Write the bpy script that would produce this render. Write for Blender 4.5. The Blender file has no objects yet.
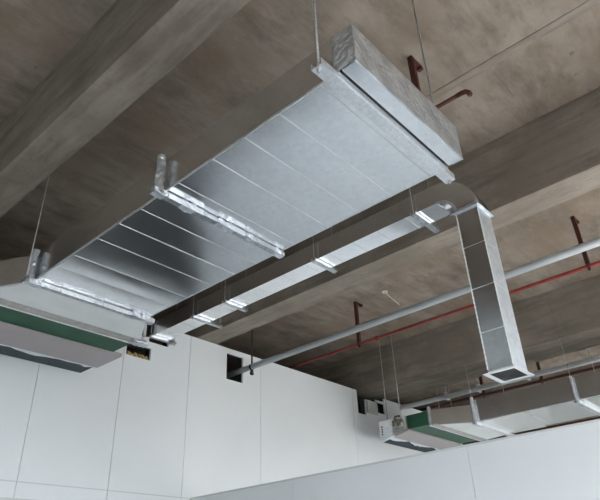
import bpy, math, random
from mathutils import Vector, Matrix
random.seed(7)
C = bpy.context.scene.collection
SKY, SUN = 9.0, 45.0
Z0 = 1.5                      # height of the camera; all heights below are measured from it
ZB, ZS, YW = 2.90, 3.62, 5.69 # beam underside, slab underside, back wall face

# ------------------------------------------------------------------ materials
def nodes(name):
    m = bpy.data.materials.new(name); m.use_nodes = True
    nt = m.node_tree; b = nt.nodes['Principled BSDF']
    return m, nt, b
def N(nt, t, **kw):
    n = nt.nodes.new(t)
    for k, v in kw.items():
        if k in n.inputs: n.inputs[k].default_value = v
        else: setattr(n, k, v)
    return n
def coord(nt, scale=(1, 1, 1), rot=(0, 0, 0)):
    g = N(nt, 'ShaderNodeNewGeometry'); mp = N(nt, 'ShaderNodeMapping')
    mp.inputs['Scale'].default_value = scale; mp.inputs['Rotation'].default_value = rot
    nt.links.new(g.outputs['Position'], mp.inputs['Vector']); return mp.outputs[0]
def noise(nt, vec, scale, detail=6, rough=.6):
    n = N(nt, 'ShaderNodeTexNoise'); n.inputs['Scale'].default_value = scale
    n.inputs['Detail'].default_value = detail; n.inputs['Roughness'].default_value = rough
    nt.links.new(vec, n.inputs['Vector']); return n.outputs['Fac']
def ramp(nt, fac, stops):
    r = N(nt, 'ShaderNodeValToRGB'); e = r.color_ramp.elements
    while len(e) < len(stops): e.new(.5)
    for i, (p, c) in enumerate(stops):
        e[i].position = p; e[i].color = (*c, 1) if len(c) == 3 else c
    nt.links.new(fac, r.inputs['Fac']); return r.outputs['Color']
def mixc(nt, mode, fac, a, b):
    m = N(nt, 'ShaderNodeMix'); m.data_type = 'RGBA'; m.blend_type = mode
    if isinstance(fac, (int, float)): m.inputs[0].default_value = fac
    else: nt.links.new(fac, m.inputs[0])
    nt.links.new(a, m.inputs[6])
    if isinstance(b, tuple): m.inputs[7].default_value = (*b, 1)
    else: nt.links.new(b, m.inputs[7])
    return m.outputs[2]
def bump(nt, b, h, s=.3, d=.01):
    n = N(nt, 'ShaderNodeBump'); n.inputs['Strength'].default_value = s; n.inputs['Distance'].default_value = d
    nt.links.new(h, n.inputs['Height']); nt.links.new(n.outputs[0], b.inputs['Normal'])

def concrete(name, lo, hi, stain, streak=(1.2, 9, 9)):
    m, nt, b = nodes(name)
    v = coord(nt); vs = coord(nt, streak)
    base = ramp(nt, noise(nt, v, 1.6, 8, .65), [(.3, lo), (.7, hi)])
    st = ramp(nt, noise(nt, vs, 1.5, 6, .65), [(.36, (.62, .60, .57)), (.58, (1.05, 1.05, 1.05))])
    c = mixc(nt, 'MULTIPLY', .85, base, st)
    bl = ramp(nt, noise(nt, v, 1.3, 6, .6), [(.46, (0, 0, 0)), (.66, (.8, .8, .8))])
    c = mixc(nt, 'MIX', bl, c, stain)
    sp = ramp(nt, noise(nt, v, 14, 4, .6), [(.30, (.62, .60, .58)), (.42, (1, 1, 1))])
    c = mixc(nt, 'MULTIPLY', .25, c, sp)
    nt.links.new(c, b.inputs['Base Color']); b.inputs['Roughness'].default_value = .9
    b.inputs['Specular IOR Level'].default_value = .25
    bump(nt, b, noise(nt, v, 22, 6, .7), .35, .012)
    return m
def metal(name, lo, hi, rough=(.22, .36), spangle=38, bs=.05, tint=None):
    m, nt, b = nodes(name)
    v = coord(nt)
    vo = N(nt, 'ShaderNodeTexVoronoi'); vo.inputs['Scale'].default_value = spangle
    nt.links.new(v, vo.inputs['Vector'])
    bw = N(nt, 'ShaderNodeRGBToBW'); nt.links.new(vo.outputs['Color'], bw.inputs[0])
    base = ramp(nt, bw.outputs[0], [(.1, lo), (.9, hi)])
    d = ramp(nt, noise(nt, v, 3, 5, .6), [(.3, (.93, .93, .94)), (.6, (1, 1, 1))])
    c = mixc(nt, 'MULTIPLY', .8, base, d)
    nt.links.new(c, b.inputs['Base Color']); b.inputs['Metallic'].default_value = 1
    mr = N(nt, 'ShaderNodeMapRange'); mr.inputs['To Min'].default_value = rough[0]; mr.inputs['To Max'].default_value = rough[1]
    nt.links.new(noise(nt, v, 5, 4), mr.inputs['Value']); nt.links.new(mr.outputs[0], b.inputs['Roughness'])
    bump(nt, b, noise(nt, v, 9, 4), bs, .004)
    return m
def foil(name):
    m, nt, b = nodes(name); v = coord(nt)
    vo = N(nt, 'ShaderNodeTexVoronoi'); vo.inputs['Scale'].default_value = 34; nt.links.new(v, vo.inputs['Vector'])
    n = noise(nt, v, 26, 5, .65)
    a = N(nt, 'ShaderNodeMath', operation='ADD'); nt.links.new(vo.outputs['Distance'], a.inputs[0]); nt.links.new(n, a.inputs[1])
    c = ramp(nt, noise(nt, v, 8, 5), [(.3, (.50, .53, .57)), (.6, (.80, .84, .89))])
    nt.links.new(c, b.inputs['Base Color']); b.inputs['Metallic'].default_value = 1; b.inputs['Roughness'].default_value = .42
    bump(nt, b, a.outputs[0], 1.0, .008)
    return m
def paint(name, col, rough=.5, var=.12, scale=4, metallic=0, bs=.1, spec=.4):
    m, nt, b = nodes(name); v = coord(nt)
    lo = tuple(c * (1 - var) for c in col); hi = tuple(min(1, c * (1 + var)) for c in col)
    c = ramp(nt, noise(nt, v, scale, 5), [(.3, lo), (.7, hi)])
    nt.links.new(c, b.inputs['Base Color']); b.inputs['Roughness'].default_value = rough; b.inputs['Metallic'].default_value = metallic
    b.inputs['Specular IOR Level'].default_value = spec
    bump(nt, b, noise(nt, v, scale * 8, 4), bs, .004)
    return m
M = dict(
    slab=concrete('slab_concrete', (.20, .166, .132), (.335, .286, .24), (.235, .18, .13), (1.2, 3.5, 4)),
    beam=concrete('beam_concrete', (.215, .187, .155), (.32, .28, .238), (.225, .19, .15), (5, .8, 5)),
    floor=paint('floor_screed', (.38, .39, .40), .55, .08, 1.2),
    wall=paint('painted_panel', (.77, .805, .825), .42, .02, 1.5, bs=.03),
    dark=paint('dark_paint_and_shade', (.035, .034, .032), .9),  # dark hanger steel, and shade painted on wall backing and rear room
    trim=paint('grey_trim', (.62, .64, .64), .4, .03),
    galv=metal('galvanized_sheet', (.76, .78, .80), (.84, .86, .88), (.14, .24), 38, .015),
    strut=metal('zinc_strut', (.74, .77, .80), (.86, .88, .90), (.4, .55), 60, .1),
    pipe=paint('galvanized_pipe_zinc', (.50, .53, .55), .42, .06, 3, .35),
    zinc=metal('dull_zinc_strut', (.46, .48, .50), (.66, .69, .72), (.3, .42), 50, .1),  # darker zinc than zinc_strut, for the slimmer bars
    rough=metal('skylit_galvanized_sheet', (.72, .77, .82), (.82, .88, .94), (.45, .55), 30, .03),  # bluer, rougher copy of galvanized_sheet with sky light in its colour
    foil=foil('aluminium_foil'),
    rod=metal('threaded_rod_zinc', (.42, .42, .41), (.6, .6, .6), (.45, .6), 90, .3),
    red=paint('red_oxide_paint', (.26, .035, .027), .45, .25, 6),
    dred=paint('dark_red_primer', (.075, .020, .016), .6, .25, 10),
    white=paint('white_coating', (.84, .86, .87), .5, .05, 3),
    insul=paint('insulation_jacket', (.74, .77, .76), .38, .08, 3, bs=.6),
    green=paint('green_foam_collar', (.012, .085, .042), .55, .2, 5, bs=.3),
    casing=paint('grey_casing', (.38, .345, .345), .45, .05, 3),
    slate=paint('slate_filter', (.02, .036, .046), .6, .4, 14, bs=.4),
    film=paint('white_film', (.72, .75, .80), .4, .05, 5),
    wool=paint('mineral_wool', (.42, .33, .14), .95, .6, 40, bs=1),
    black=paint('black_rubber_and_shade', (.05, .05, .05), .8, .2, 8),  # cables and grommets, and shade painted into openings
    brass=paint('valve_brass', (.30, .30, .24), .4, .3, 20, .6),
    seam=paint('seam_zinc', (.56, .58, .60), .45, .05, 10, .4),
    band=paint('scuffed_band', (.40, .39, .37), .4, .25, 12, .5, .4),
    patch=paint('plug_mortar', (.17, .155, .14), .9, .1, 20),
    plaster=paint('plaster', (.62, .64, .62), .8, .08, 6),
    ivory=paint('ivory_plastic', (.66, .64, .55), .5, .05, 6),
)

# ------------------------------------------------------------------ mesh building
class MB:
    def __init__(s): s.v = []; s.f = []; s.sm = []
    def quad(s, *pts, smooth=False):
        i = len(s.v); s.v += [Vector(p) for p in pts]; s.f.append(tuple(range(i, i + len(pts)))); s.sm.append(smooth); return s
    def box(s, x0, x1, y0, y1, z0, z1):
        i = len(s.v)
        s.v += [Vector((x, y, z)) for z in (z0, z1) for y in (y0, y1) for x in (x0, x1)]
        for f in ((0, 2, 3, 1), (4, 5, 7, 6), (0, 1, 5, 4), (2, 6, 7, 3), (0, 4, 6, 2), (1, 3, 7, 5)):
            s.f.append(tuple(i + k for k in f)); s.sm.append(False)
        return s
    def tube(s, a, b, r, n=14, r2=None, caps=True):
        a, b = Vector(a), Vector(b); d = (b - a).normalized()
        u = d.orthogonal().normalized(); w = d.cross(u); i = len(s.v); r2 = r if r2 is None else r2
        for p, q in ((a, r), (b, r2)):
            for k in range(n):
                t = 2 * math.pi * k / n; s.v.append(p + (u * math.cos(t) + w * math.sin(t)) * q)
        for k in range(n):
            s.f.append((i + k, i + (k + 1) % n, i + n + (k + 1) % n, i + n + k)); s.sm.append(True)
        if caps:
            s.f.append(tuple(i + k for k in reversed(range(n)))); s.sm.append(False)
            s.f.append(tuple(i + n + k for k in range(n))); s.sm.append(False)
        return s
    def path(s, pts, r, n=10):
        pts = [Vector(p) for p in pts]; i = len(s.v); up = None
        for j, p in enumerate(pts):
            d = (pts[min(j + 1, len(pts) - 1)] - pts[max(j - 1, 0)]).normalized()
            u = d.orthogonal().normalized() if up is None else (up - d * up.dot(d)).normalized()
            up = u; w = d.cross(u)
            for k in range(n):
                t = 2 * math.pi * k / n; s.v.append(p + (u * math.cos(t) + w * math.sin(t)) * r)
        for j in range(len(pts) - 1):
            for k in range(n):
                a = i + j * n + k; b = i + j * n + (k + 1) % n
                s.f.append((a, b, b + n, a + n)); s.sm.append(True)
        s.f.append(tuple(i + k for k in reversed(range(n)))); s.sm.append(False)
        e = i + (len(pts) - 1) * n; s.f.append(tuple(e + k for k in range(n))); s.sm.append(False)
        return s
    def prism(s, poly, axis, a, b):
        """extrude a 2-D polygon along axis (0,1,2) from a to b"""
        def P(t, q):
            c = [0, 0, 0]; o = [k for k in range(3) if k != axis]; c[axis] = t; c[o[0]] = q[0]; c[o[1]] = q[1]; return Vector(c)
        i = len(s.v); n = len(poly)
        s.v += [P(a, q) for q in poly] + [P(b, q) for q in poly]
        s.f.append(tuple(i + k for k in reversed(range(n)))); s.sm.append(False)
        s.f.append(tuple(i + n + k for k in range(n))); s.sm.append(False)
        for k in range(n):
            s.f.append((i + k, i + (k + 1) % n, i + n + (k + 1) % n, i + n + k)); s.sm.append(False)
        return s
    def grid_plate(s, xs, ys, z0, z1, holes):
        """flat plate of cells, leaving out the (ix,iy) cells of holes"""
        for i in range(len(xs) - 1):
            for j in range(len(ys) - 1):
                if (i, j) not in holes: s.box(xs[i], xs[i + 1], ys[j], ys[j + 1], z0, z1)
        return s
    def build(s, name, mat, parent=None, origin=None, bevel=0, rough=0):
        """vertices are given in world space (heights from the camera)"""
        if parent is not None: org = WORLD.get(parent.name, Vector((0, 0, 0)))
        elif origin is not None: org = Vector(origin)
        else:
            lo = [min(v[k] for v in s.v) for k in range(3)]; hi = [max(v[k] for v in s.v) for k in range(3)]
            org = Vector(((lo[0] + hi[0]) / 2, (lo[1] + hi[1]) / 2, lo[2]))
        me = bpy.data.meshes.new(name)
        me.from_pydata([tuple(v - org) for v in s.v], [], s.f); me.update()
        for p, q in zip(me.polygons, s.sm): p.use_smooth = q
        import bmesh
        bm = bmesh.new(); bm.from_mesh(me); bmesh.ops.recalc_face_normals(bm, faces=bm.faces[:]); bm.to_mesh(me); bm.free()
        me.materials.append(mat)
        o = bpy.data.objects.new(name, me); C.objects.link(o)
        if parent is not None: o.parent = parent; WORLD[o.name] = org
        else: o.location = org + Vector((0, 0, Z0)); WORLD[o.name] = org
        if bevel:
            b = o.modifiers.new('bevel', 'BEVEL'); b.width = bevel; b.segments = 2; b.limit_method = 'ANGLE'
        return o
WORLD = {}
def thing(name, loc, label, cat, group=None):
    o = bpy.data.objects.new(name, None); C.objects.link(o); o.empty_display_size = .1
    o.location = Vector(loc) + Vector((0, 0, Z0)); WORLD[o.name] = Vector(loc)
    return tag(o, label, cat, group)
def tag(o, label, cat, group=None):
    o['label'] = label; o['category'] = cat
    if group: o['group'] = group
    return o
def struct(o, label=None, cat=None):
    o['kind'] = 'structure'
    if label: o['label'] = label
    if cat: o['category'] = cat
    return o

# ------------------------------------------------------------------ the room
FX0, FX1, FY0, FY1 = -3.4, 17.0, -5.5, 9.5
floor = struct(MB().box(FX0, FX1, FY0, FY1, -1.62, -1.5).build('floor', M['floor']), 'pale concrete floor of the room', 'floor')
PLUGS = [(3.93, .46, .022), (4.18, .52, .013), (4.45, .5, .016), (4.61, .55, .028), (4.17, .66, .010), (1.10, 3.6, .012)]
# slab with a shallow raised strip and joint grooves between pours
g = MB()
xs = [FX0, 3.515, 3.60, FX1]
g.box(FX0, FX1, FY0, FY1, ZS + .004, ZS + .25)
gy = .995
for (x0, x1) in ((FX0, FX1),):
    for (y0, y1) in ((FY0, -2.2), (-2.194, gy - .010), (gy + .010, 3.9), (3.906, FY1)):
        g.box(x0, x1, y0, y1, ZS, ZS + .004)
ceiling = struct(g.build('ceiling', M['slab']), 'brown board-marked concrete slab overhead', 'ceiling')
st = MB().box(3.523, 3.605, -3, 5.6, ZS - .006, ZS + .001); st.build('joint_ridge', M['beam'], ceiling)
for (px, py, pr) in PLUGS:
    MB().tube((px, py, ZS - .002), (px, py, ZS + .003), pr, 18).build('plug', M['patch'], ceiling)
BE = [(.413 * ZB, .51 * ZB), (1.54 * ZB, 1.655 * ZB), (2.80 * ZB, 3.045 * ZB), (12.0, 12.6)]
for i, (x0, x1) in enumerate(BE):
    b = MB()
    # pours: beams cast in lengths with fine joints
    ys = [FY0, -1.2, 2.35, 4.35, FY1] if i else [FY0, 1.2, 4.1, FY1]
    for a, c in zip(ys[:-1], ys[1:]):
        b.box(x0, x1, a + .004, c - .004, ZB, ZS + .002)
    b.box(x0 + .004, x1 - .004, FY0 + .01, FY1 - .01, ZB + .004, ZS)
    b.build('beam', M['beam'], ceiling, bevel=.006)

# back wall: panels with open joints, cut-outs where services pass; wide doorway below the frame
def wall_cells(m, xcuts, zcuts, holes, y0, y1, gap=.003):
    for i in range(len(xcuts) - 1):
        for j in range(len(zcuts) - 1):
            x0, x1, z0, z1 = xcuts[i], xcuts[i + 1], zcuts[j], zcuts[j + 1]
            cx, cz = (x0 + x1) / 2, (z0 + z1) / 2
            if any(h[0] < cx < h[1] and h[2] < cz < h[3] for h in holes): continue
            m.box(x0 + (gap if x0 in SEAM else 0), x1 - (gap if x1 in SEAM else 0), y0, y1, z0, z1)
SEAM = {1.56, 2.50, 3.435, 4.37, 5.617, 7.74, 10.1}
HOLES = [(3.46, 3.79, 2.43, 2.58), (4.985, 5.28, 2.47, 2.83), (7.87, 8.10, 2.52, ZB), (3.70, 4.03, 2.66, ZB), (8.10, 8.40, 2.79, ZB),
         (8.40, 8.66, 2.62, 2.80), (8.10, 8.66, 2.84, ZB), (.9, 4.485, -1.5, .79)]
xc = sorted(SEAM | {-1.5, 13} | {h[0] for h in HOLES} | {h[1] for h in HOLES})
zc = sorted({-1.5, .974, .98, ZB} | {h[2] for h in HOLES} | {h[3] for h in HOLES})
w = MB(); wall_cells(w, xc, zc, HOLES, YW, YW + .03)
wall_back = struct(w.build('wall_back', M['wall']), 'white panelled partition wall at the back', 'wall')
w = MB(); SV = SEAM; SEAM = set(); wall_cells(w, xc, zc, HOLES, YW + .0305, YW + .12); SEAM = SV
bk = w.build('backing', M['dark'], wall_back)  # near-black, so the shade inside cut-outs is in the colour
MB().box(-1.5, 4.488, YW - .008, YW + .001, .966, .974).build('ledge', M['trim'], wall_back)
MB().box(.86, 4.487, YW - .006, YW + .002, .79, .83).build('door_head', M['trim'], wall_back)
# low partition on the right, with cap
RX = 4.49
w = MB()
ry = [-4.5, -3.8, -1.6, .35, 2.217, 4.1, YW - .001]
for a, c in zip(ry[:-1], ry[1:]): w.box(RX, RX + .02, a + .002, c - .002, -1.5, .957)
w.box(RX + .02, RX + .10, -4.5, YW - .001, -1.5, .957)
wr = struct(w.build('wall_right', M['wall']), 'low white partition wall in the right foreground', 'wall')
MB().box(RX - .004, RX + .104, -4.5, YW - .001, .957, .975).build('cap_rail', M['trim'], wr, bevel=.003)
# shell around
struct(MB().box(FX0, FX1, FY1 - .1, FY1, -1.5, ZS).build('wall_far', M['dark']))  # near-black: the rear room's gloom is put into the wall colour
struct(MB().box(FX0, FX0 + .1, YW, FY1, -1.5, ZS).build('wall_rear', M['dark']))  # coloured near-black too, darkening the space behind the partition
struct(MB().box(13, FX1, YW, YW + .1, -1.5, ZS).build('wall_corner', M['plaster']))
struct(MB().box(FX0, -1.5, YW, YW + .1, -1.5, ZS).build('wall_side', M['wall']))
# unseen facades behind and left, openings shaped for light, and the far side wall
HEAD, SILL = 2.7, -1.35
wf = MB().box(FX0, 1.2, FY0, FY0 + .15, -1.5, ZS).box(1.2, FX1, FY0, FY0 + .15, -1.5, SILL).box(1.2, FX1, FY0, FY0 + .15, HEAD, ZS)
for x in range(4, 18, 4): wf.box(x - .15, x + .15, FY0, FY0 + .3, SILL, HEAD)
struct(wf.build('wall_front', M['plaster']))
LHEAD = 2.5
wf = MB().box(FX0, FX0 + .15, 2.6, YW, SILL, LHEAD).box(FX0, FX0 + .15, FY0, YW, -1.5, SILL).box(FX0, FX0 + .15, FY0, YW, LHEAD, ZS)
for y in range(-5, 1, 4): wf.box(FX0, FX0 + .3, y - .15, y + .15, SILL, LHEAD)
struct(wf.build('wall_left', M['plaster']))
struct(MB().box(FX1 - .1, FX1, FY0, FY1, -1.5, ZS).build('wall_outer', M['plaster']))

# ------------------------------------------------------------------ hangers
def strut_mb(x0, x1, y0, y1, z0, z1, slots=True, cham=0):
    """U channel along x: slotted web underneath, two upstands"""
    m = MB(); t = .003
    n = max(2, int((x1 - x0) / .11)); step = (x1 - x0) / n
    xs = [x0]; holes = []
    for i in range(n):
        c = x0 + (i + .5) * step
        xs += [c - .012, c + .012]; holes.append((2 * i + 1, 1))
    xs.append(x1); h = (y1 - y0)
    ys = [y0, y0 + h * .38, y0 + h * .62, y1]
    m.grid_plate(xs, ys, z0, z0 + t, holes if slots else [])
    m.box(x0, x1, y0, y0 + t, z0 + t, z1); m.box(x0, x1, y1 - t, y1, z0 + t, z1)
    return m
def rod_mb(x, y, z0, z1, r=.005):
    m = MB(); m.tube((x, y, z0), (x, y, z1), r, 8)
    k = z0 + .01
    while k < min(z1, z0 + 1.4):
        m.tube((x, y, k), (x, y, k + .006), r * 1.22, 8); k += .02
    return m
def nut_mb(x, y, z): 
    return MB().tube((x, y, z - .008), (x, y, z + .003), .011, 6)
def trapeze(x0, x1, y, ztop, w_, h_, label, group, rods, foilside=None, tape=False, zrod=ZS, rr=.005):
    t = thing('trapeze_hanger', ((x0 + x1) / 2, y, ztop - h_), label, 'hanger', group)
    b = strut_mb(x0, x1, y - w_ / 2, y + w_ / 2, ztop - h_, ztop, w_ < .058).build('channel_bar', M['strut' if w_ > .058 else 'zinc'], t)
    for x in rods:
        rod_mb(x, y, ztop - h_ - .02, zrod, rr).build('threaded_rod', M['rod'], t)
        nut_mb(x, y, ztop - h_).build('nut', M['rod'], t)
    return t

# ------------------------------------------------------------------ main supply duct
DX0, DX1, DZ0, DZ1 = 1.585, 2.562, 2.05, 2.30
DY0, DY1 = 1.085, 3.99
SEAMS = [DY0, 1.20, 1.47, 1.72, 1.97, 2.27, 2.44, 2.64, 2.87, 3.12, 3.42, 3.64, 3.86, DY1]
duct = thing('supply_air_duct', ((DX0 + DX1) / 2, DY0, DZ0), 'wide galvanized rectangular air duct, largest and nearest, crossing the upper left', 'air duct')
def sheet_body(m, x0, x1, z0, z1, ys, crown=.0016, nx=10, ny=6, axis='y'):
    """rectangular duct skin: each sheet slightly pillowed below, standing seams between sheets"""
    for a, b in zip(ys[:-1], ys[1:]):
        cr = crown * random.uniform(.4, 1.4); tl = random.uniform(-1, 1) * crown * .8
        P = {}
        for i in range(nx + 1):
            for j in range(ny + 1):
                u, v = i / nx, j / ny
                P[i, j] = Vector((x0 + (x1 - x0) * u, a + (b - a) * v,
                                  z0 - cr * math.sin(math.pi * u) * math.sin(math.pi * v) - (tl * (v - .5)) * math.sin(math.pi * u) * 1))
        base = len(m.v); idx = {}
        for k, p in P.items(): idx[k] = len(m.v); m.v.append(p)
        for i in range(nx):
            for j in range(ny):
                m.f.append((idx[i, j], idx[i, j + 1], idx[i + 1, j + 1], idx[i + 1, j])); m.sm.append(True)
        for sx in (x0, x1):
            m.quad((sx, a, z0), (sx, b, z0), (sx, b, z1), (sx, a, z1))
        m.quad((x0, a, z1), (x1, a, z1), (x1, b, z1), (x0, b, z1))
    a, b = ys[0], ys[-1]
    for y in (a, b): m.quad((x0, y, z0), (x1, y, z0), (x1, y, z1), (x0, y, z1))
    return m
sheet_body(MB(), DX0, DX1, DZ0, DZ1, SEAMS).build('duct_body', M['galv'], duct)
for y in SEAMS[1:-1]:
    MB().box(DX0 - .001, DX1 + .001, y - .002, y + .002, DZ0 - .0025, DZ0 + .001).build('seam', M['seam'], duct)
for (a, b) in ((DX0 - .007, DX0 + .001), (DX1 - .001, DX1 + .005)):
    MB().box(a, b, DY0, DY1, DZ0 - .004, DZ0 + .010).build('corner_seam', M['strut'], duct)  # zinc seam, widened at left to draw the bright edge highlight
MB().box(DX0 + .02, DX1 - .02, 1.04, DY0 + .01, DZ0 + .022, DZ1 - .02).build('gap_sleeve', M['black'], duct)  # recessed black sleeve bridging the gap behind the end cap
# end cap, foil on the end, plain sheet below
cap = MB().box(DX0 - .005, DX1 - .012, .99, 1.07, DZ0 - .004, DZ1 - .015).build('end_cap', M['galv'], duct, bevel=.003)
m = MB(); nx, nz = 40, 10
x0, x1, z0, z1 = DX0 - .008, DX1 - .008, DZ0 - .002, DZ1 - .012
idx = {}
for i in range(nx + 1):
    for j in range(nz + 1):
        e = 0 if i in (0, nx) or j in (0, nz) else random.uniform(-.002, .002)
        idx[i, j] = len(m.v); m.v.append(Vector((x0 + (x1 - x0) * i / nx, .984 + e, z0 + (z1 - z0) * j / nz)))
for i in range(nx):
    for j in range(nz):
        m.f.append((idx[i, j], idx[i + 1, j], idx[i + 1, j + 1], idx[i, j + 1])); m.sm.append(True)
m.box(x0 - .002, x0, .984, 1.11, z0 + .006, z1).box(x0, x1, .988, 1.06, z1, z1 + .002).box(x1, x1 + .002, .986, 1.05, z0, z1)
m.box(x0 - .003, x1, .983, .992, z0 - .004, z0 + .008)
m.build('foil_wrap', M['foil'], duct)

def foil_patch(x0, x1, y0, y1, z0, z1, seed):
    """crumpled foil tape wrapped round a bar: a dented sleeve"""
    rnd = random.Random(seed); m = MB(); n = max(3, int((x1 - x0) / .022)); ring = []
    cy, cz = (y0 + y1) / 2, (z0 + z1) / 2
    prof = [(y0, z0), (cy, z0), (y1, z0), (y1, cz), (y1, z1), (cy, z1), (y0, z1), (y0, cz)]
    for i in range(n + 1):
        x = x0 + (x1 - x0) * i / n; r = []
        for (y, z) in prof:
            r.append(len(m.v)); m.v.append(Vector((x, y + rnd.uniform(-.005, .005), z + rnd.uniform(-.005, .005))))
        ring.append(r)
    for a, b in zip(ring[:-1], ring[1:]):
        for k in range(8): m.f.append((a[k], a[(k + 1) % 8], b[(k + 1) % 8], b[k])); m.sm.append(False)
    m.f.append(tuple(ring[0])); m.f.append(tuple(ring[-1])); m.sm += [False, False]
    return m
def foil_post(x, y, z0, z1, r, seed):
    rnd = random.Random(seed); m = MB(); n = 9; ring = []
    for i in range(n + 1):
        z = z0 + (z1 - z0) * i / n; q = []
        for k in range(8):
            t = 2 * math.pi * k / 8; rr = r * rnd.uniform(.8, 1.2)
            q.append(len(m.v)); m.v.append(Vector((x + math.cos(t) * rr, y + math.sin(t) * rr, z)))
        ring.append(q)
    for a, b in zip(ring[:-1], ring[1:]):
        for k in range(8): m.f.append((a[k], a[(k + 1) % 8], b[(k + 1) % 8], b[k])); m.sm.append(False)
    m.f.append(tuple(ring[0])); m.f.append(tuple(ring[-1])); m.sm += [False, False]
    return m
G1 = 'trapeze hangers under the wide duct'
trapeze(1.455, 2.64, 1.118, DZ0 - .003, .06, .04, 'bare zinc channel bar under the near end of the wide duct, on two rods', G1, (1.472, 2.625), rr=.006)
def taped(y, label, seed, ends):
    t = trapeze(1.50, 2.575, y, DZ0 - .004, .042, .034, label, G1, (), rr=.0035)
    for (a, b) in ends:
        foil_patch(a, b, y - .027, y + .024, DZ0 - .043, DZ0 - .004, seed).build('foil_tape', M['foil'], t); seed += 1
    foil_post(1.544, y, DZ0 - .02, DZ1 - .01, .026, seed).build('foil_sleeve', M['foil'], t)
    return t
t = taped(2.40, 'foil-taped channel bar under the middle of the wide duct', 11, [(1.50, 1.58), (1.70, 1.80), (1.98, 2.12), (2.22, 2.28), (2.49, 2.58)])
for (a, b) in ((1.60, 1.86), (2.06, 2.20)):
    MB().box(a, b, 2.373, 2.378, DZ0 - .045, DZ0 - .008).build('splice_plate', M['strut'], t)
t = taped(3.95, 'foil-taped channel bar at the far end of the wide duct, by the white insulated section', 31, [(1.50, 1.64), (2.36, 2.48), (2.50, 2.62)])
rod_mb(1.515, 3.95, DZ0 - .05, ZS, .004).build('threaded_rod', M['rod'], t)
for (a, b) in ((1.78, 2.05), (2.14, 2.36)):
    MB().box(a, b, 3.922, 3.927, DZ0 - .042, DZ0 - .010).build('splice_plate', M['strut'], t)

# ------------------------------------------------------------------ transition + fan coil unit (built twice)
def loft(rects):
    m = MB(); R = []
    for (x0, x1, y, z0, z1) in rects:
        i = len(m.v); m.v += [Vector(p) for p in ((x0, y, z0), (x1, y, z0), (x1, y, z1), (x0, y, z1))]; R.append([i, i + 1, i + 2, i + 3])
    for a, b in zip(R[:-1], R[1:]):
        for k in range(4): m.f.append((a[k], a[(k + 1) % 4], b[(k + 1) % 4], b[k])); m.sm.append(False)
    m.f.append(tuple(R[0])); m.f.append(tuple(R[-1])); m.sm += [False, False]
    return m
def transition(parent, dx0, dx1, ux0, ux1, ya, yb, z0, z1):
    loft([(dx0, dx1, ya, z0, z1), (ux0, ux1, yb, z0, z1 - .03)]).build('transition', M['galv'], parent)
    e = .012
    MB().quad((dx0 + e, ya + .01, z0 - .003), (dx1 - e, ya + .01, z0 - .003), (ux1 - e, yb - .01, z0 - .003), (ux0 + e, yb - .01, z0 - .003)).build('insulation_jacket', M['insul'], parent)
    m = MB()   # foil flange band at the unit end
    m.box(ux0 - .008, ux1 + .012, yb - .115, yb - .003, z0 - .008, z0 + .004)
    m.box(ux0 - .012, ux0 - .002, yb - .06, yb, z0 - .01, z1).box(ux1 + .002, ux1 + .012, yb - .06, yb, z0 - .01, z1)
    m.build('flange_band', M['band'], parent)
    MB().box(ux0 - .01, ux1 + .014, yb - .012, yb - .004, z0 - .017, z0 + .0).build('flange_edge', M['strut'], parent)
transition(duct, DX0 - .03, DX1 + .03, 1.27, 2.85, 3.995, 4.5, DZ0 - .006, DZ1 - .02)
foil_patch(2.74, 2.90, 4.40, 4.49, DZ0 - .03, DZ0 + .05, 77).build('foil_patch', M['foil'], duct)

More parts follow.
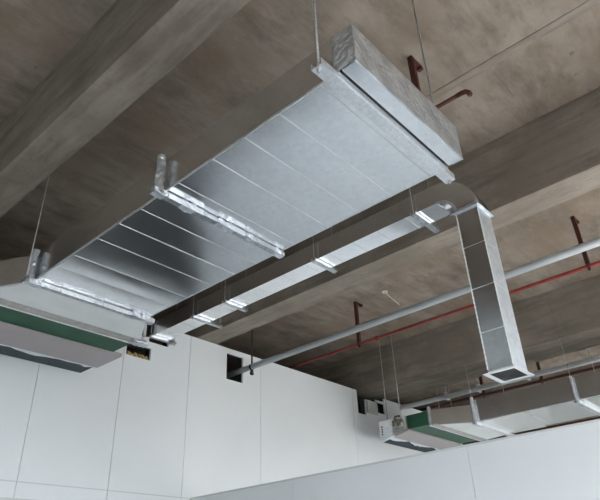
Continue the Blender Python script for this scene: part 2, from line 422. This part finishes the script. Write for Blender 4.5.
def fan_coil(ux0, ux1, yo, label, group, ends=False, yp=5.30, yf=5.55, fall=0):
    def slope(m):
        for v in m.v:
            if v.z < 2.06: v.z -= fall * (v.y - yo - 4.86) / (yf - 4.86)
        return m
    u = thing('fan_coil_unit', ((ux0 + ux1) / 2, 5.0 + yo, 2.04), label, 'air conditioner', group)
    y = lambda a: a + yo
    MB().box(ux0 + .01, ux1 - .06, y(4.503), y(4.87), 2.062, 2.262).build('discharge_collar', M['green'], u, bevel=.006)
    MB().box(ux0 + .02, ux1 - .04, y(4.87), y(yf - .01), 2.075, 2.27).build('casing', M['strut'], u, bevel=.004)
    slope(MB().box(ux0, ux1 + .035, y(4.86), y(yp), 2.035, 2.075)).build('drain_pan', M['casing'], u, bevel=.008)
    slope(MB().box(ux0 + .01, ux1 - .005, y(yp + .002), y(yf), 2.040, 2.078)).build('return_filter', M['slate'], u)
    # torn protective film with a ragged edge along the pan
    rnd = random.Random(5); poly = [(ux1 - .01, y(yp - .01)), (ux0, y(yp - .01))]
    x = ux0
    while x < ux1 - .02:
        poly.append((x, y(yp + .03 + .03 * math.sin(x * 9) + rnd.uniform(-.012, .02)))); x += .07
    slope(MB().prism(poly, 2, 2.0335, 2.0375)).build('protective_film', M['film'], u)
    for x in (ux0 - .02, ux1 + .02):
        for yy in (4.95, yf - .15):
            l = MB().box(min(x - .02, x + .02), max(x - .02, x + .02), y(yy) - .02, y(yy) + .02, 2.22, 2.226).build('lug', M['strut'], u)
            rod_mb(x, y(yy), 2.19, ZB - .001 if .413 * ZB - .01 < x < .51 * ZB + .01 else ZS, .006).build('threaded_rod', M['rod'], u)
    if ends:   # pipe connections and control box on the end that shows
        c = slope(MB().box(ux0 - .05, ux0 + .03, y(5.10), y(yf), 2.04, 2.25)).build('end_panel', M['strut'], u, bevel=.004)
        MB().box(ux0 - .058, ux0 - .05, y(5.13), y(5.23), 2.14, 2.22).build('cover_plate', M['white'], c)
        m = MB()
        for k in range(4): m.tube((ux0 - .056, y(5.29), 2.05 + k * .04), (ux0 - .045, y(5.29), 2.05 + k * .035), .012, 10)
        m.build('grommet', M['black'], c)
        m = MB().tube((ux0 - .03, y(4.92), 2.12), (ux0 - .03, y(5.10), 2.12), .022).tube((ux0 - .03, y(4.95), 2.2), (ux0 - .03, y(5.10), 2.2), .022)
        m.tube((ux0 - .03, y(5.04), 2.09), (ux0 - .03, y(5.04), 2.24), .03).tube((ux0 - .045, y(4.94), 2.12), (ux0 - .045, y(4.94), 2.20), .028)
        m.build('pipe_valve', M['brass'], u)
        MB().box(ux0 - .02, ux0 + .03, y(4.875), y(4.92), 2.07, 2.26).build('end_flange', M['strut'], u)
        m = MB()
        m.path([(ux0 - .05, y(5.05), 2.24), (ux0 - .06, y(5.02), 2.27), (ux0 + .02, y(5.0), 2.29), (ux0 + .1, y(5.05), 2.28)], .012)
        m.build('cable', M['black'], u)
    return u
fan_coil(1.26, 2.88, 0, 'fan coil unit with green collar and grey pan at the left edge, by wide duct', 'fan coil units')

# ------------------------------------------------------------------ right-hand duct and its unit
RD = dict(x0=8.15, x1=9.20, z0=2.05, z1=2.36)
rd = thing('supply_air_duct', (8.7, 1.0, 2.05), 'galvanized duct at the lower right, mostly behind the low white wall', 'air duct')
sheet_body(MB(), RD['x0'], RD['x1'], RD['z0'], RD['z1'], [-.6, .2, 1.0, 1.75, 2.45, 3.1, 3.83], .002).build('duct_body', M['galv'], rd)
for y in (.2, 1.0, 1.75, 2.45, 3.1):
    MB().box(RD['x0'] - .003, RD['x1'] + .003, y - .004, y + .004, 2.045, 2.364).build('seam', M['galv'], rd)
MB().box(RD['x0'] - .006, RD['x0'] + .001, -.6, 3.83, 2.046, 2.058).build('corner_seam', M['strut'], rd)
transition(rd, 8.12, 9.30, 7.76, 9.41, 3.835, 4.36, 2.05, 2.30)
foil_post(7.752, 4.33, 2.04, 2.31, .016, 91).build('foil_strip', M['foil'], rd)
fan_coil(7.76, 9.42, -.135, 'fan coil unit with pipe valves on its end, behind the low wall at right', 'fan coil units', True, 5.14, 5.34, .09)
G3 = 'trapeze hangers under the right-hand duct'
for y, lab in ((3.80, 'channel bar with foil-wrapped post where the right-hand duct meets its white transition'),
               (2.35, 'channel bar with foil-wrapped post at the right edge of the photo')):
    t = trapeze(8.08, 9.40, y, 2.047, .06, .045, lab, G3, (9.36,), rr=.005)
    foil_post(8.11, y, 2.02, 2.40 if y > 3 else 2.36, .028 if y > 3 else .018, int(y * 10)).build('foil_sleeve', M['foil'], t)
    foil_patch(8.14, 8.30, y - .036, y + .036, 1.995, 2.045, int(y * 7)).build('foil_tape', M['foil'], t)
    rod_mb(8.11, y, 2.38 if y > 3 else 2.34, ZB if 8.12 - .02 < 8.11 < 8.83 else ZS, .004).build('threaded_rod', M['rod'], t)

# ------------------------------------------------------------------ narrow branch duct with elbow and drop
BX0, BX1, BZ0, BZ1 = 3.755, 3.985, 2.72, 2.90
br = thing('branch_air_duct', ((BX0 + BX1) / 2, 1.5, 1.235), 'narrow galvanized duct ending in an elbow and an open vertical drop', 'air duct')
bys = [1.75, 2.05, 2.35, 2.62, 2.90, 3.2, 3.5, 3.85, 4.15, 4.45, 4.75, 5.1, 5.4, 5.686]
sheet_body(MB(), BX0, BX1, BZ0, BZ1, bys, .0012, 4, 4).build('duct_run', M['galv'], br)
for y in bys[1:-1]:
    MB().box(BX0 - .003, BX1 + .002, y - .002, y + .002, BZ0 - .002, BZ0 + .002).build('seam', M['seam'], br)
# elbow
m = MB(); n = 12; cy, cz = 1.75, 2.57; ri, ro = .15, .33
ring = []
for i in range(n + 1):
    t = math.pi / 2 * i / n
    q = []
    for (x, r) in ((BX0, ri), (BX1, ri), (BX1, ro), (BX0, ro)):
        q.append(len(m.v)); m.v.append(Vector((x, cy - math.sin(t) * r, cz + math.cos(t) * r)))
    ring.append(q)
for a, b in zip(ring[:-1], ring[1:]):
    for k in range(4): m.f.append((a[k], a[(k + 1) % 4], b[(k + 1) % 4], b[k])); m.sm.append(k in (0, 2))
m.f.append(tuple(ring[0])); m.f.append(tuple(ring[-1])); m.sm += [False, False]
m.build('elbow', M['galv'], br)
for x in (BX0 - .006, BX1):
    m = MB(); q = []
    for i in range(n + 1):
        t = math.pi / 2 * i / n; k = len(m.v); q.append(k)
        for (xx, r) in ((x, ri - .012), (x + .006, ri - .012), (x + .006, ri + .012), (x, ri + .012)):
            m.v.append(Vector((xx, cy - math.sin(t) * r, cz + math.cos(t) * r)))
    for a, b in zip(q[:-1], q[1:]):
        for k in range(4): m.f.append((a + k, a + (k + 1) % 4, b + (k + 1) % 4, b + k)); m.sm.append(False)
    for k in (q[0], q[-1]): m.f.append((k, k + 1, k + 2, k + 3)); m.sm.append(False)
    m.build('elbow_seam', M['strut'], br)
def frame_mb(x0, x1, y0, y1, z0, z1, e):
    return MB().box(x0 - e, x1 + e, y0 - e, y0, z0, z1).box(x0 - e, x1 + e, y1, y1 + e, z0, z1).box(x0 - e, x0, y0, y1, z0, z1).box(x1, x1 + e, y0, y1, z0, z1)
VY0, VY1, VZ0 = 1.42, 1.60, 1.235
frame_mb(BX0, BX1, VY0, VY1, 2.545, 2.55, .022).build('top_flange', M['foil'], br)
frame_mb(BX0, BX1, VY0, VY1, 2.55, 2.578, .005).build('top_collar', M['foil'], br)
# drop: open tube of four thin walls with an inside
m = MB(); t = .002
m.box(BX0, BX1, VY1 - t, VY1, VZ0, 2.57).box(BX0, BX0 + t, VY0 + t, VY1 - t, VZ0, 2.57).box(BX1 - t, BX1, VY0 + t, VY1 - t, VZ0, 2.57)
drop = m.build('drop_duct', M['galv'], br)
MB().box(BX0, BX1, VY0, VY0 + t, VZ0, 2.57).build('front_sheet', M['rough'], drop)  # front face alone gets the bluish sheet, imitating sky light
MB().box(BX0 + .004, BX1 - .004, VY0 + .004, VY1 - .004, VZ0 + .03, VZ0 + .034).build('shade_plate', M['black'], drop)  # black plate added inside the mouth, standing in for interior shade
frame_mb(BX0, BX1, VY0, VY1, VZ0 - .003, VZ0, .032).build('bottom_flange', M['white'], br)
frame_mb(BX0, BX1, VY0, VY1, VZ0, VZ0 + .02, .003).build('bottom_collar', M['strut'], br)
for z in (1.53, 1.87, 2.22):
    frame_mb(BX0, BX1, VY0, VY1, z, z + .006, .002).build('cross_seam', M['strut'], drop)
for (ya, yb) in ((VY0 - .005, VY0 + .003), (VY1 - .003, VY1 + .005)):      # dashed corner lock seams
    m = MB().box(BX0 - .0012, BX0 + .002, ya, yb, VZ0 + .03, 2.53); z = VZ0 + .03
    while z < 2.50:
        m.box(BX0 - .005, BX0 - .0012, ya, yb, z, z + .024); z += .038
    m.build('corner_seam', M['white'], drop)
G2 = 'trapeze hangers under the narrow duct'
for y, xr, lab in ((5.62, 4.08, 'zinc channel bar under the narrow duct right at the white wall'),
                   (4.84, 4.14, 'zinc channel bar under the narrow duct, second from the white wall'),
                   (4.31, 4.04, 'zinc channel bar under the narrow duct, third from the white wall'),
                   (3.05, 4.04, 'zinc channel bar midway along the narrow duct'),
                   (1.95, 4.10, 'zinc channel bar under the narrow duct beside its elbow')):
    trapeze(3.71, xr, y, BZ0 - .005, .05, .03, lab, G2, (3.722, xr - .012), rr=.003)

# ------------------------------------------------------------------ pipes
gp = thing('galvanized_pipe', (5.17, 2, 2.6), 'thick grey galvanized pipe running out of the slot in the white back wall', 'pipe')
MB().tube((5.17, -2.0, 2.61), (5.17, 5.9, 2.60), .038, 24).build('pipe_run', M['pipe'], gp)
h = thing('pipe_hanger', (5.17, 5.40, 2.5), 'dark rod hanger holding the grey pipe next to the white back wall', 'hanger')
MB().tube((5.17, 5.40, 2.644), (5.17, 5.40, ZS), .012, 10).build('rod', M['dark'], h)
m = MB()
for k in range(16):
    a, b = 2 * math.pi * k / 16, 2 * math.pi * (k + 1) / 16
    m.quad(*[(5.17 + math.sin(t) * r, y, 2.60 + math.cos(t) * r) for (t, r, y) in ((a, .042, 5.385), (b, .042, 5.385), (b, .042, 5.415), (a, .042, 5.415))])
m.box(5.155, 5.185, 5.385, 5.415, 2.49, 2.560).tube((5.14, 5.40, 2.51), (5.20, 5.40, 2.51), .012, 8)
m.build('clamp', M['dark'], h)

def red_pipe(x, y0, y1, z, r, label, mat='red', couplings=()):
    p = thing('sprinkler_pipe', (x, (y0 + y1) / 2, z), label, 'pipe', None)
    MB().tube((x, y0, z), (x, y1, z), r, 16).build('pipe_run', M[mat], p)
    for y in couplings:
        MB().tube((x, y - .035, z), (x, y + .035, z), r * 1.35, 16).build('coupling', M[mat], p)
    return p
def bracket(x, y, z, label, r=.02, head=.15):
    b = thing('pipe_bracket', (x, y, ZS), label, 'bracket', 'dark red pipe brackets on the slab')
    MB().box(x - .025, x + head, y - .022, y + .022, ZS - .006, ZS + 0).box(x + head - .03, x + head, y - .022, y + .022, ZS - .03, ZS - .006).build('plate', M['dred'], b)
    MB().box(x - .02, x + .02, y - .024, y - .019, z + r + .001, ZS - .006).box(x - .02, x - .015, y - .019, y + .02, z + r + .001, ZS - .006).build('post', M['dred'], b)
    m = MB()
    for k in range(12):
        a, c = 2 * math.pi * k / 12, 2 * math.pi * (k + 1) / 12
        m.quad(*[(x + math.sin(t) * (r + .004), yy, z + math.cos(t) * (r + .004)) for (t, yy) in ((a, y - .02), (c, y - .02), (c, y + .02), (a, y + .02))])
    m.box(x - .012, x + .012, y - .012, y + .012, z - r - .03, z - r - .003)
    m.build('clamp', M['dred'], b)
    return b
red_pipe(6.37, -2, 5.95, 2.975, .02, 'thin bright red pipe running beside the thick grey pipe, over the back wall', couplings=(4.2, 1.0))
bracket(6.37, 4.49, 2.975, 'dark red drop bracket on the slab behind the grey pipe, centre of the photo')
bracket(6.37, 1.345, 2.975, 'dark red drop bracket crossing behind the grey pipe at the right edge')
p = red_pipe(3.10, 1.13, 5.6, 3.03, .015, 'short visible stub of red pipe with a hooked end, past the wide duct end cap', 'dred')
MB().path([(3.10, 1.14, 3.03), (3.10, 1.10, 3.03), (3.105, 1.07, 3.028), (3.12, 1.055, 3.02), (3.13, 1.052, 3.0)], .019).build('elbow', M['dred'], p)
MB().tube((3.13, 1.052, 2.998), (3.13, 1.052, 3.004), .014, 12).build('opening', M['black'], p)  # solid black disc painted as the shaded bore of the pipe
bracket(3.075, 1.42, 3.03, 'dark red drop bracket on the slab above the wide duct end cap')
red_pipe(10.05, -2, 6.6, 2.965, .024, 'dark red pipe beside the long white pipe at the lower right', 'dred', couplings=(3.4,))
for y, lab in ((4.46, 'small dark red bracket left of the hanging duct outlet'), (3.38, 'small dark red bracket right of the hanging duct outlet')):
    bracket(10.05, y, 2.965, lab)
red_pipe(11.3, -2, 5.68, 2.43, .06, 'dark red pipe seen under the right-hand duct, just above the low wall', 'dred')
bracket(11.3, 1.6, 2.43, 'dark red bracket carrying the dark red pipe behind the right-hand duct', .06)
wp = thing('white_pipe', (9.2, 2, 2.84), 'long white pipe under the far beam at the lower right', 'pipe')
MB().tube((9.2, -2, 2.84), (9.2, 5.9, 2.84), .045, 20).build('pipe_run', M['white'], wp)
for y, lab in ((4.75, 'small clevis hanger on the white pipe above the right-hand fan coil unit'), (4.15, 'small clevis hanger on the white pipe, left of the hanging duct outlet'), (3.3, 'small clevis hanger on the white pipe, right of the hanging duct outlet')):
    h = thing('pipe_clip', (9.2, y, 2.78), lab, 'hanger', 'clips on the white pipe')
    frame = MB().box(9.135, 9.265, y - .02, y + .02, 2.782, 2.790).box(9.135, 9.142, y - .02, y + .02, 2.79, 2.91).box(9.258, 9.265, y - .02, y + .02, 2.79, 2.91).box(9.142, 9.258, y - .02, y + .02, 2.90, 2.91)
    frame.build('clip', M['strut'], h)
    MB().tube((9.2, y, 2.905), (9.2, y, ZS), .006, 8).build('rod', M['rod'], h)

# ------------------------------------------------------------------ small items
m = MB(); n = 24; c = Vector((6.39, 3.985, ZS))
for k in range(n):
    a, b = 2 * math.pi * k / n, 2 * math.pi * (k + 1) / n
    A = [(c.x + math.cos(t) * r, c.y + math.sin(t) * r, z) for (t, r, z) in ((a, .038, ZS), (b, .038, ZS), (b, .038, ZS - .02), (a, .038, ZS - .02))]
    B = [(c.x + math.cos(t) * r, c.y + math.sin(t) * r, z) for (t, r, z) in ((a, .026, ZS), (b, .026, ZS), (b, .026, ZS - .02), (a, .026, ZS - .02))]
    m.quad(*A); m.quad(*B); m.quad(A[3], A[2], B[2], B[3])
ring_ = thing('conduit_ring', (6.39, 3.985, ZS - .02), 'small ivory ring with a short cable stub on the slab near the thick grey pipe', 'fitting')
m.build('collar', M['ivory'], ring_)
MB().path([(6.42, 3.995, ZS - .008), (6.6, 4.03, ZS - .007), (6.9, 4.08, ZS - .006)], .006, 8).build('cable', M['ivory'], ring_)
wool = MB(); rnd = random.Random(3)
for k in range(26):
    x = 3.48 + .29 * rnd.random(); y = YW + .02 + .05 * rnd.random(); z = 2.432 + .03 * rnd.random()
    wool.tube((x, y, z), (x + rnd.uniform(-.03, .03), y, z + rnd.uniform(.02, .05)), .014, 6, .006)
wool.box(3.465, 3.785, YW + .035, YW + .10, 2.431, 2.47)
tag(wool.build('mineral_wool', M['wool']), 'yellow-brown mineral wool filling the small wall opening beside the fan coil unit', 'insulation')
bl = MB().box(8.105, 8.39, YW - .04, YW - .001, 2.56, 2.76).build('cover_panel', M['plaster'], bevel=.006)
tag(bl, 'small pale patch panel between the two dark cut-outs high on the back wall', 'panel')

# ------------------------------------------------------------------ camera
cam = bpy.data.cameras.new('camera'); co = bpy.data.objects.new('camera', cam); C.objects.link(co)
yaw, pit, roll, F = 0.85747734, 0.52948431, -0.04210886, 585.729483
f = Vector((math.sin(yaw) * math.cos(pit), math.cos(yaw) * math.cos(pit), math.sin(pit)))
r = Vector((math.cos(yaw), -math.sin(yaw), 0)); u = r.cross(f)
r2 = r * math.cos(roll) + u * math.sin(roll); u2 = r2.cross(f)
co.matrix_world = Matrix(((r2.x, u2.x, -f.x, 0), (r2.y, u2.y, -f.y, 0), (r2.z, u2.z, -f.z, Z0), (0, 0, 0, 1)))
cam.sensor_width = 36; cam.lens = 36 * F / 600; cam.clip_start = .02
bpy.context.scene.camera = co

# ------------------------------------------------------------------ light: daylight through the open facade
W = bpy.data.worlds.new('daylight'); bpy.context.scene.world = W; W.use_nodes = True
nt = W.node_tree; bg = nt.nodes['Background']; bg.inputs[1].default_value = SKY
tc = N(nt, 'ShaderNodeTexCoord'); sx = N(nt, 'ShaderNodeSeparateXYZ'); nt.links.new(tc.outputs['Generated'], sx.inputs[0])
nt.links.new(ramp(nt, sx.outputs['Z'], [(0.0, (.04, .038, .034)), (.02, (.53, .55, .57)), (.25, (.82, .88, .94)), (.6, (.88, .95, 1.04))]), bg.inputs[0])
sun = bpy.data.lights.new('sun', 'SUN'); sun.energy = SUN; sun.angle = .02; sun.color = (1, .97, .93)
so = bpy.data.objects.new('sun', sun); C.objects.link(so)
so.rotation_euler = Vector((-.15, .75, -.6)).to_track_quat('-Z', 'Y').to_euler()
so.location = (0, -12, 8)
sc = bpy.context.scene
sc.view_settings.view_transform = 'Standard'; sc.view_settings.look = 'None'
sc.view_settings.exposure = 0.0; sc.view_settings.gamma = 1; sc.view_settings.use_curve_mapping = False
sc.cycles.use_denoising = True
sc.cycles.max_bounces = 10; sc.cycles.diffuse_bounces = 7; sc.cycles.glossy_bounces = 6
sc.cycles.sample_clamp_indirect = 8
